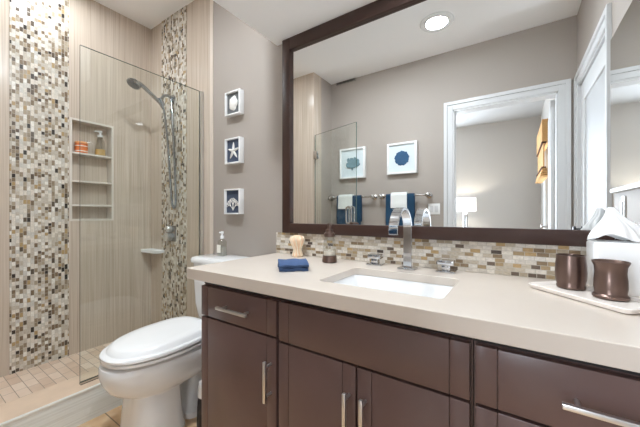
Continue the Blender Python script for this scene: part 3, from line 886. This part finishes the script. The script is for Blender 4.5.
# toilet brush between toilet and vanity
e = thing('toilet_brush', 'white and black toilet brush holder squeezed between toilet and vanity', 'toilet brush', (-1.338, -0.40, 0))
bm = BM(); lathe(bm, [(0.045, 0.0003), (0.05, 0.006), (0.046, 0.12), (0.042, 0.15), (0.03, 0.153)]); obj('holder', bm, M['dark'], e)
bm = BM(); lathe(bm, [(0.046, 0.1535), (0.047, 0.158), (0.038, 0.222), (0.02, 0.23)]); obj('cap', bm, M['plasticw'], e)
bm = BM(); tube(bm, [(0, 0, 0.2305), (0, 0, 0.34), (0, 0, 0.35)], [0.008, 0.009, 0.006], 12); obj('handle', bm, M['dark'], e)

# ------------------------------------------------------------------ shadow boxes by the toilet
def shadowbox(label, x0, x1, z0, z1, back, art, loc_y=0.0, depth=0.04, facing=-1, frame_w=0.0095, group=None, glass=False, framemat=None):
    cx, cz = (x0 + x1) / 2, (z0 + z1) / 2; hx, hz = (x1 - x0) / 2, (z1 - z0) / 2
    e = thing('shadow_box', label, 'picture', (cx, loc_y, cz), 0 if facing < 0 else PI, group)
    bm = BM(); f = frame_w
    box(bm, (-hx, -depth, -hz), (-hx + f, -0.0005, hz), 0.0015); box(bm, (hx - f, -depth, -hz), (hx, -0.0005, hz), 0.0015)
    box(bm, (-hx + f, -depth, -hz), (hx - f, -0.0005, -hz + f), 0.0015); box(bm, (-hx + f, -depth, hz - f), (hx - f, -0.0005, hz), 0.0015)
    obj('frame', bm, framemat or M['plasticw'], e)
    bd = depth - 0.016
    bm = BM(); box(bm, (-hx + f, -bd, -hz + f), (hx - f, -0.004, hz - f)); obj('backing', bm, back, e, False)
    art(e)
    for ch in e.children:
        if ch.name.split('.')[0] not in ('frame', 'backing'): ch.location.y = -(bd - 0.012)
    return e
def art_shell(e):
    bm = BM(); rings = []
    for r_, d_ in ((0.041, 0.0125), (0.044, 0.015), (0.040, 0.019), (0.026, 0.0235), (0.008, 0.025)):
        rings.append([(r_ * (1 + 0.06 * math.cos(5 * a)) * math.cos(a) * 0.92, -d_ - 0.001 * math.cos(10 * a) * (r_ / 0.04), r_ * (1 + 0.06 * math.cos(5 * a)) * math.sin(a) * 1.12) for a in [2 * PI * k / 40 for k in range(40)]])
    loft(bm, rings); obj('seashell', bm, M['shell'], e)
def art_star(e):
    bm = BM()
    n = 50; rings = []
    for sc_, d_ in ((1.0, 0.0125), (0.9, 0.017), (0.6, 0.0215), (0.2, 0.025)):
        ring = []
        for k in range(n):
            a = 2 * PI * k / n
            ph = (a * 5 / (2 * PI)) % 1.0
            r_ = 0.013 + 0.049 * abs(1 - 2 * ph) ** 1.7
            ring.append((r_ * sc_ * math.sin(a), -d_, r_ * sc_ * math.cos(a)))
        rings.append(ring)
    loft(bm, rings); obj('starfish', bm, M['shell'], e)
def art_coral(e):
    bm = BM(); rr = random.Random(5)
    def br(p, a, L, r_, d_):
        q = (p[0] + L * math.sin(a), p[1] - 0.0008, p[2] + L * math.cos(a))
        tube(bm, [p, ((p[0] + q[0]) / 2 + rr.uniform(-.002, .002), p[1], (p[2] + q[2]) / 2), q], [r_, r_ * 0.85, r_ * 0.7], 6)
        if d_:
            for da in (-0.55, 0.05, 0.6): br(q, a + da + rr.uniform(-.15, .15), L * 0.68, r_ * 0.75, d_ - 1)
    br((0, -0.0155, -0.058), 0.0, 0.034, 0.0042, 3)
    for a_ in (-0.8, 0.8): br((0, -0.0155, -0.052), a_, 0.03, 0.0034, 3)
    obj('coral', bm, M['shell'], e)
G3 = 'white shadow boxes beside the shower'
sw = 0.148
shadowbox('white shadow box with round white shell, topmost of three beside shower', -1.652, -1.503, 1.757, 1.917, M['gray'], art_shell, group=G3)
shadowbox('white shadow box with white starfish on dark backing, middle of three', -1.652, -1.503, 1.43, 1.602, M['navy'], art_star, group=G3)
shadowbox('white shadow box with pale coral sprig on navy, lowest of three', -1.658, -1.503, 1.09, 1.26, M['navy'], art_coral, group=G3)

# ------------------------------------------------------------------ shower
def glass_pane(bm, lo, hi):
    box(bm, lo, hi)
    n = (Vector(hi) - Vector(lo)); thin = min(range(3), key=lambda i: abs(n[i]))
    bm.normal_update()
    for f in bm.faces:
        f.material_index = 0 if abs(f.normal[thin]) > 0.5 else 1
e = thing('fixed_glass_screen', 'fixed clear glass shower panel standing on the curb behind the toilet', 'glass panel', (XG, 0, CBZ))
bm = BM(); glass_pane(bm, (-0.005, -0.748, 0.006), (0.005, -0.004, 2.003 - CBZ)); obj('glass', bm, [M['glass'], M['glassedge']], e, False)
bm = BM(); box(bm, (-0.012, -0.028, 0.0005), (-0.0055, -0.0045, 2.003 - CBZ)); box(bm, (0.0055, -0.028, 0.0005), (0.012, -0.0045, 2.003 - CBZ)); box(bm, (-0.010, -0.0038, 0.0005), (0.010, -0.0005, 2.003 - CBZ))
obj('wall_channel', bm, M['steel'], e, False)
bm = BM(); box(bm, (-0.010, -0.748, 0.0005), (-0.0055, -0.021, 0.012)); box(bm, (0.0055, -0.748, 0.0005), (0.010, -0.021, 0.012)); box(bm, (-0.010, -0.748, 0.0003), (0.010, -0.021, 0.004)); obj('sill_channel', bm, M['nickel'], e, False)

DW = 0.655
e = thing('shower_door', 'frameless glass shower door swung open, seen in the mirror', 'shower door', (XG + 0.016, YS - 0.002, 0), math.radians(16.5))
bm = BM(); glass_pane(bm, (0.004, -0.005, 0.19), (DW, 0.005, 2.003)); obj('glass', bm, [M['glass'], M['glassedge']], e, False)
for z in (1.77, 0.45):
    bm = BM(); box(bm, (-0.008, -0.016, z - 0.045), (0.05, -0.0055, z + 0.045), 0.002); box(bm, (-0.008, 0.0055, z - 0.045), (0.05, 0.016, z + 0.045), 0.002); obj('hinge', bm, M['nickel'], e)
bm = BM()
hx_ = DW - 0.085
for sy in (-1, 1):
    lp = [(x, sy * 0.02, z) for x, y, z in [(hx_ + p[0], 0, 1.08 + p[1]) for p in rrect(0, 0, 0.036, 0.082, 0.022, 0)]]
    tube(bm, lp + [lp[0]], 0.0095, 10)
    for z in (0.999, 1.161): tube(bm, [(hx_, sy * 0.0052, z), (hx_, sy * 0.02, z)], 0.007, 10)
obj('handle', bm, M['chrome'], e)

# hand shower on its bracket
e = thing('hand_shower', 'chrome hand shower with hose on bracket over the mosaic column', 'shower head', (-2.345, 0, 1.9))
bm = BM(); lathe(bm, [(0.034, 0.0045), (0.033, 0.012), (0.014, 0.016)], (0, 0, 0.138), 24, axis='Y')
tube(bm, bez([(0, -0.012, 0.138), (0, -0.05, 0.150), (0, -0.085, 0.135), (0, -0.108, 0.095)], 6), 0.0105, 14); obj('arm', bm, M['chromed'], e)
bm = BM(); tube(bm, [(0, -0.090, 0.055), (0, -0.118, 0.108)], 0.021, 18); obj('bracket', bm, M['chromed'], e)
bm = BM(); hp = [(0, -0.085, 0.035), (0, -0.11, 0.07), (0, -0.18, 0.12), (0, -0.245, 0.160), (0, -0.275, 0.170)]
tube(bm, bez(hp, 5), [0.013] * 6 + [0.0145] * 6 + [0.016] * 9, 14); obj('shower_handle', bm, M['chromed'], e)
bm = BM(); lathe(bm, [(0.014, 0.03), (0.036, 0.022), (0.047, 0.008), (0.048, -0.006), (0.044, -0.010)], (0, 0, 0), 28)
rot = Matrix.Rotation(math.radians(-28), 4, 'X')
bmesh.ops.transform(bm, matrix=Matrix.Translation((0, -0.305, 0.152)) @ rot, verts=bm.verts[:]); hd = obj('spray_head', bm, M['chromed'], e)
bm = BM(); lathe(bm, [(0.040, -0.0105), (0.040, -0.013), (0.001, -0.0135)], (0, 0, 0), 28)
bmesh.ops.transform(bm, matrix=Matrix.Translation((0, -0.305, 0.152)) @ rot, verts=bm.verts[:]); obj('spray_face', bm, mat('grey_nozzles', (120, 122, 124), 0.5), hd)
bm = BM(); tube(bm, bez([(0, -0.083, 0.034), (0, -0.07, -0.05), (0.01, -0.055, -0.25), (0.03, -0.045, -0.55), (0.045, -0.04, -0.72), (0.065, -0.035, -0.76), (0.08, -0.03, -0.70), (0.055, -0.025, -0.4), (0.02, -0.022, -0.05), (0.004, -0.022, 0.10), (0, -0.024, 0.128)], 8), 0.0095, 10)
obj('hose', bm, M['chromed'], e)

# shower valve
e = thing('shower_valve', 'chrome shower valve with square plate and two knobs on mosaic', 'shower valve', (-2.365, 0, 0.93))
bm = BM(); box(bm, (-0.065, -0.012, -0.065), (0.065, -0.0045, 0.065), 0.004); obj('plate', bm, M['chromed'], e)
bm = BM(); lathe(bm, [(0.034, 0.0125), (0.034, 0.05), (0.029, 0.055)], (-0.01, 0, -0.028), 24, axis='Y'); box(bm, (-0.06, -0.062, -0.030), (-0.005, -0.052, -0.014), 0.003); obj('lever_knob', bm, M['steel'], e)
bm = BM(); lathe(bm, [(0.024, 0.0125), (0.024, 0.04), (0.02, 0.045)], (-0.005, 0, 0.038), 20, axis='Y'); box(bm, (-0.035, -0.05, 0.034), (0.02, -0.042, 0.046), 0.003); obj('diverter_knob', bm, M['steel'], e)

# corner shelf
bm = BM(); rings = []
for z, s in ((0.755, 0.9), (0.76, 0.97), (0.782, 1.0), (0.785, 0.98)):
    pts = [(XN + 0.0006, -0.0006, z), (XN + 0.0006, -0.0006 - 0.085 * s, z)]
    for k in range(1, 12):
        a = PI / 2 * k / 12
        pts.append((XN + 0.0006 + 0.235 * s * math.sin(a) ** 0.6, -0.0006 - 0.085 * s * math.cos(a) ** 0.6, z))
    pts.append((XN + 0.0006 + 0.235 * s, -0.0006, z))
    rings.append(pts)
loft(bm, rings); tag(obj('corner_shelf', bm, M['ceramic']), 'small white corner shelf low in the shower corner', 'shelf')

# niche contents
e = thing('candle_jar', 'orange candle jar on the top niche shelf', 'candle', (-2.752, -0.493, 1.5525))
bm = BM(); lathe(bm, [(0.036, 0.0003), (0.04, 0.004), (0.04, 0.062), (0.037, 0.07)], seg=32); obj('jar', bm, M['orange'], e)
bm = BM(); lathe(bm, [(0.038, 0.0705), (0.041, 0.072), (0.041, 0.082), (0.036, 0.086)], seg=32); obj('lid', bm, mat('amber_lid', (226, 160, 110), 0.3), e)
bm = BM(); lathe(bm, [(0.0405, 0.012), (0.0405, 0.018)], seg=32, cap0=False, cap1=False); lathe(bm, [(0.0405, 0.05), (0.0405, 0.056)], seg=32, cap0=False, cap1=False); obj('label_bands', bm, M['label'], e)
e = thing('soap_bottle', 'clear pump bottle of amber soap on the top niche shelf', 'bottle', (-2.752, -0.37, 1.5525))
bm = BM(); lathe(bm, [(0.036, 0.0003), (0.038, 0.004), (0.035, 0.05), (0.026, 0.12), (0.017, 0.142), (0.016, 0.148)], seg=28); obj('bottle', bm, M['bglass'], e)
bm = BM(); lathe(bm, [(0.034, 0.004), (0.0325, 0.05), (0.001, 0.0505)], seg=28); obj('soap', bm, M['amber'], e)
bm = BM(); lathe(bm, [(0.019, 0.1485), (0.019, 0.166), (0.008, 0.168), (0.008, 0.184), (0.013, 0.185), (0.013, 0.2), (0.006, 0.202)], seg=20); tube(bm, [(0, 0, 0.193), (0.0, -0.03, 0.193), (0, -0.038, 0.187)], 0.005, 8); obj('pump', bm, M['plasticw'], e)

# ------------------------------------------------------------------ front wall (seen in the mirror)
def art_disc(m):
    def f(e):
        bm = BM(); rr = random.Random(2); ring = []
        n = 60
        ring0 = [(0.080 * (1 + 0.04 * math.sin(9 * a) + 0.03 * math.sin(17 * a + 1)) * math.cos(a), -0.0125, 0.080 * (1 + 0.04 * math.sin(9 * a) + 0.03 * math.sin(17 * a + 1)) * math.sin(a)) for a in [2 * PI * k / n for k in range(n)]]
        loft(bm, [ring0, [(x * 0.97, -0.016, z * 0.97) for x, y, z in ring0], [(x * 0.5, -0.019, z * 0.5) for x, y, z in ring0]])
        obj('coral_disc', bm, m, e)
    return f
def art_fan(e):
    bm = BM(); rr = random.Random(8)
    for k in range(46):
        a = rr.uniform(-1.7, 1.7); r1 = rr.uniform(0.05, 0.105)
        p = Vector((0, -0.015, -0.055))
        q = p + Vector((math.sin(a) * r1 * 1.0, -0.001, 0.03 + math.cos(a) * r1))
        mid = (p + q) / 2 + Vector((math.sin(a) * 0.02, 0, 0))
        tube(bm, bez([p, mid, q], 4), [0.008] * 5 + [0.011] * 4, 6)
    tube(bm, [(0, -0.015, -0.085), (0, -0.015, -0.05)], 0.01, 8)
    obj('coral_fan', bm, M['coralteal'], e)
G4 = 'white framed coral art over the towel bars'
shadowbox('white framed navy coral disc on wall by doorway, seen in mirror', -1.196, -0.868, 1.53, 1.872, M['palemat'], art_disc(M['coralblue']), YF, 0.045, 1, 0.021, G4)
shadowbox('white framed teal coral fan behind the glass door, seen in mirror', -1.806, -1.468, 1.52, 1.885, M['palemat'], art_fan, YF, 0.045, 1, 0.021, G4)

BY = -1.80; BZ = 1.288
def towel_bar(label, x0, x1):
    cx = (x0 + x1) / 2; hl = (x1 - x0) / 2
    e = thing('towel_bar', label, 'towel bar', (cx, YF, BZ), group='nickel towel bars on the front wall')
    bm = BM(); tube(bm, [(-hl, BY - YF, 0), (hl, BY - YF, 0)], 0.0085, 14); obj('bar', bm, M['nickel'], e)
    for sx in (-1, 1):
        bm = BM(); lathe(bm, [(0.032, -0.0006), (0.033, -0.006), (0.025, -0.013), (0.013, -0.018), (0.013, -0.048), (0.022, -0.051), (0.027, -0.07), (0.022, -0.088), (0.008, -0.096)], (sx * hl, 0, 0), 24, axis='Y')
        obj('post', bm, M['nickel'], e)
    return e
towel_bar('brushed nickel towel bar nearest the shower, seen in mirror', -1.93, -1.36)
towel_bar('brushed nickel towel bar nearest the doorway, seen in mirror', -1.265, -0.748)
def hung(name, label, x0, x1, zf, zb, gap, th, m, cat, group):
    cx = (x0 + x1) / 2; W = x1 - x0
    e_path = [(gap, zf - BZ)] + [(gap + 0.002 * math.sin(k), zf - BZ + (0 - (zf - BZ)) * k / 6) for k in range(1, 6)]
    e_path += [(gap * math.cos(t_), gap * math.sin(t_)) for t_ in [PI * k / 10 for k in range(11)]]
    e_path += [(-gap, (zb - BZ) * k / 6) for k in range(1, 7)]
    bm = BM(); rings = []
    nx = 20
    for i in range(nx + 1):
        x = -W / 2 + W * i / nx
        o_, n_ = [], []
        for k, (y, z) in enumerate(e_path):
            a = Vector(e_path[max(k - 1, 0)]); b = Vector(e_path[min(k + 1, len(e_path) - 1)])
            td = (b - a).normalized(); n = Vector((-td.y, td.x)) * th / 2
            low = min(1.0, max(0.0, -z / 0.3))
            wob = 0.003 * low * math.sin(x * 38 + (0 if y > 0 else 2)) * (1 if y > 0 else 0.4)
            o_.append((x, y + n.x + wob, z + n.y)); n_.append((x, y - n.x + wob, z - n.y))
        rings.append(o_ + n_[::-1])
    loft(bm, rings)
    o = tag(obj(name, bm, m), label, cat, group)
    o.location = (cx, BY, BZ)
    return o
G5 = 'navy towels on the bars'; G6 = 'white hand towels on the bars'
hung('bath_towel', 'navy towel on the bar nearest the shower, under white towel', -1.82, -1.50, 0.95, 1.0, 0.0165, 0.012, M['blue'], 'towel', G5)
hung('bath_towel', 'navy towel on the bar nearest the doorway, under white towel', -1.192, -0.882, 0.935, 0.99, 0.0165, 0.012, M['blue'], 'towel', G5)
hung('hand_towel', 'white hand towel over the navy towel nearest the shower', -1.79, -1.605, 1.15, 1.16, 0.0315, 0.013, M['terryw'], 'towel', G6)
hung('hand_towel', 'white hand towel over the navy towel nearest the doorway', -1.13, -0.955, 1.155, 1.16, 0.0315, 0.013, M['terryw'], 'towel', G6)

# switch plates
def plate(label, loc, w_, h_, rz, n):
    e = thing('switch_plate', label, 'light switch', loc, rz)
    bm = BM(); box(bm, (-w_ / 2, -0.007, -h_ / 2), (w_ / 2, -0.0005, h_ / 2), 0.003); obj('plate', bm, M['plasticw'], e)
    for k in range(n):
        x = (k - (n - 1) / 2) * 0.046
        bm = BM(); box(bm, (x - 0.016, -0.011, -0.033), (x + 0.016, -0.0072, 0.033), 0.002); obj('rocker', bm, M['trimw'], e)
plate('white double rocker switch plate beside the doorway casing', (-0.70, YF, 1.142), 0.118, 0.115, PI, 2)
plate('white single switch plate on right wall under mirrored cabinet', (XR, -0.62, 1.12), 0.072, 0.115, -PI / 2, 1)

# air vent
e = thing('air_vent', 'narrow grey slotted air vent high on wall under ceiling', 'vent', (-1.74, YF, 2.722))
bm = BM(); box(bm, (-0.14, 0.0005, -0.016), (0.14, 0.012, 0.016), 0.003); obj('vent_frame', bm, mat('vent_grey', (150, 146, 140), 0.5), e)
for k in range(2):
    z = -0.006 + 0.012 * k
    bm = BM(); box(bm, (-0.125, 0.0122, z - 0.004), (0.125, 0.0145, z + 0.004)); obj('slot', bm, M['dark'], e, False)

# ------------------------------------------------------------------ bedroom
e = thing('roman_shade', 'tan woven roman shade half lowered on the window beyond the doorway', 'window shade', (BXR - 0.03, -3.47, 0))
hy = 0.5
bm = BM(); box(bm, (-0.07, -hy, 1.93), (0.004, hy, 2.2), 0.004); obj('valance', bm, M['shadecloth'], e)
bm = BM(); box(bm, (-0.073, -hy - 0.001, 1.918), (-0.03, hy + 0.001, 1.938)); obj('valance_binding', bm, M['shadetrim'], e, False)
bm = BM(); box(bm, (-0.058, -hy + 0.01, 1.6), (-0.045, hy - 0.01, 1.93)); obj('shade_cloth', bm, M['shadecloth'], e)
for k in range(4):
    bm = BM(); z = 1.53 + 0.025 * k; d_ = 0.05 + 0.006 * (3 - k)
    box(bm, (-d_ - 0.02, -hy + 0.01, z), (-0.004, hy - 0.01, z + 0.021), 0.008); obj('fold', bm, M['shadecloth'], e)
bm = BM(); box(bm, (-0.075, -hy + 0.008, 1.632), (-0.03, hy - 0.008, 1.646)); obj('fold_binding', bm, M['shadetrim'], e, False)

e = thing('nightstand', 'grey nightstand below the table lamp beyond the doorway', 'nightstand', (-0.74, -4.56, 0))
bm = BM(); box(bm, (-0.26, -0.2, 0.12), (0.26, 0.2, 0.6), 0.006)
for sx in (-1, 1):
    for sy in (-1, 1): box(bm, (sx * 0.23 - 0.02, sy * 0.17 - 0.02, 0), (sx * 0.23 + 0.02, sy * 0.17 + 0.02, 0.12))
obj('body', bm, M['nightstand'], e)
for z in (0.15, 0.375):
    bm = BM(); box(bm, (-0.23, 0.2005, z), (0.23, 0.214, z + 0.2), 0.003); d = obj('drawer', bm, M['nightstand'], e)
    bm = BM(); lathe(bm, [(0.012, -0.2145), (0.008, -0.225), (0.014, -0.235), (0.006, -0.242)], (0, 0, z + 0.1), 14, axis='Y'); obj('knob', bm, M['nickel'], d)
e = thing('table_lamp', 'lit table lamp with white drum shade and chrome column beyond doorway', 'lamp', (-0.74, -4.5, 0.6006))
bm = BM(); lathe(bm, [(0.08, 0), (0.08, 0.015), (0.04, 0.02), (0.04, 0.5), (0.03, 0.52), (0.008, 0.53), (0.008, 0.64)], seg=28); obj('column', bm, M['chrome'], e)
bm = BM(); lathe(bm, [(0.178, 0.53), (0.175, 0.775)], seg=40, cap0=False, cap1=False)
sh = obj('lamp_shade', bm, M['lampshade'], e); s_ = sh.modifiers.new('thick', 'SOLIDIFY'); s_.thickness = 0.003
bm = BM(); lathe(bm, [(0.015, 0.645), (0.03, 0.67), (0.032, 0.69), (0.02, 0.715), (0.002, 0.722)], seg=20); obj('bulb', bm, emit('lit_bulb', (1, 0.9, 0.75, 1), 160), e)
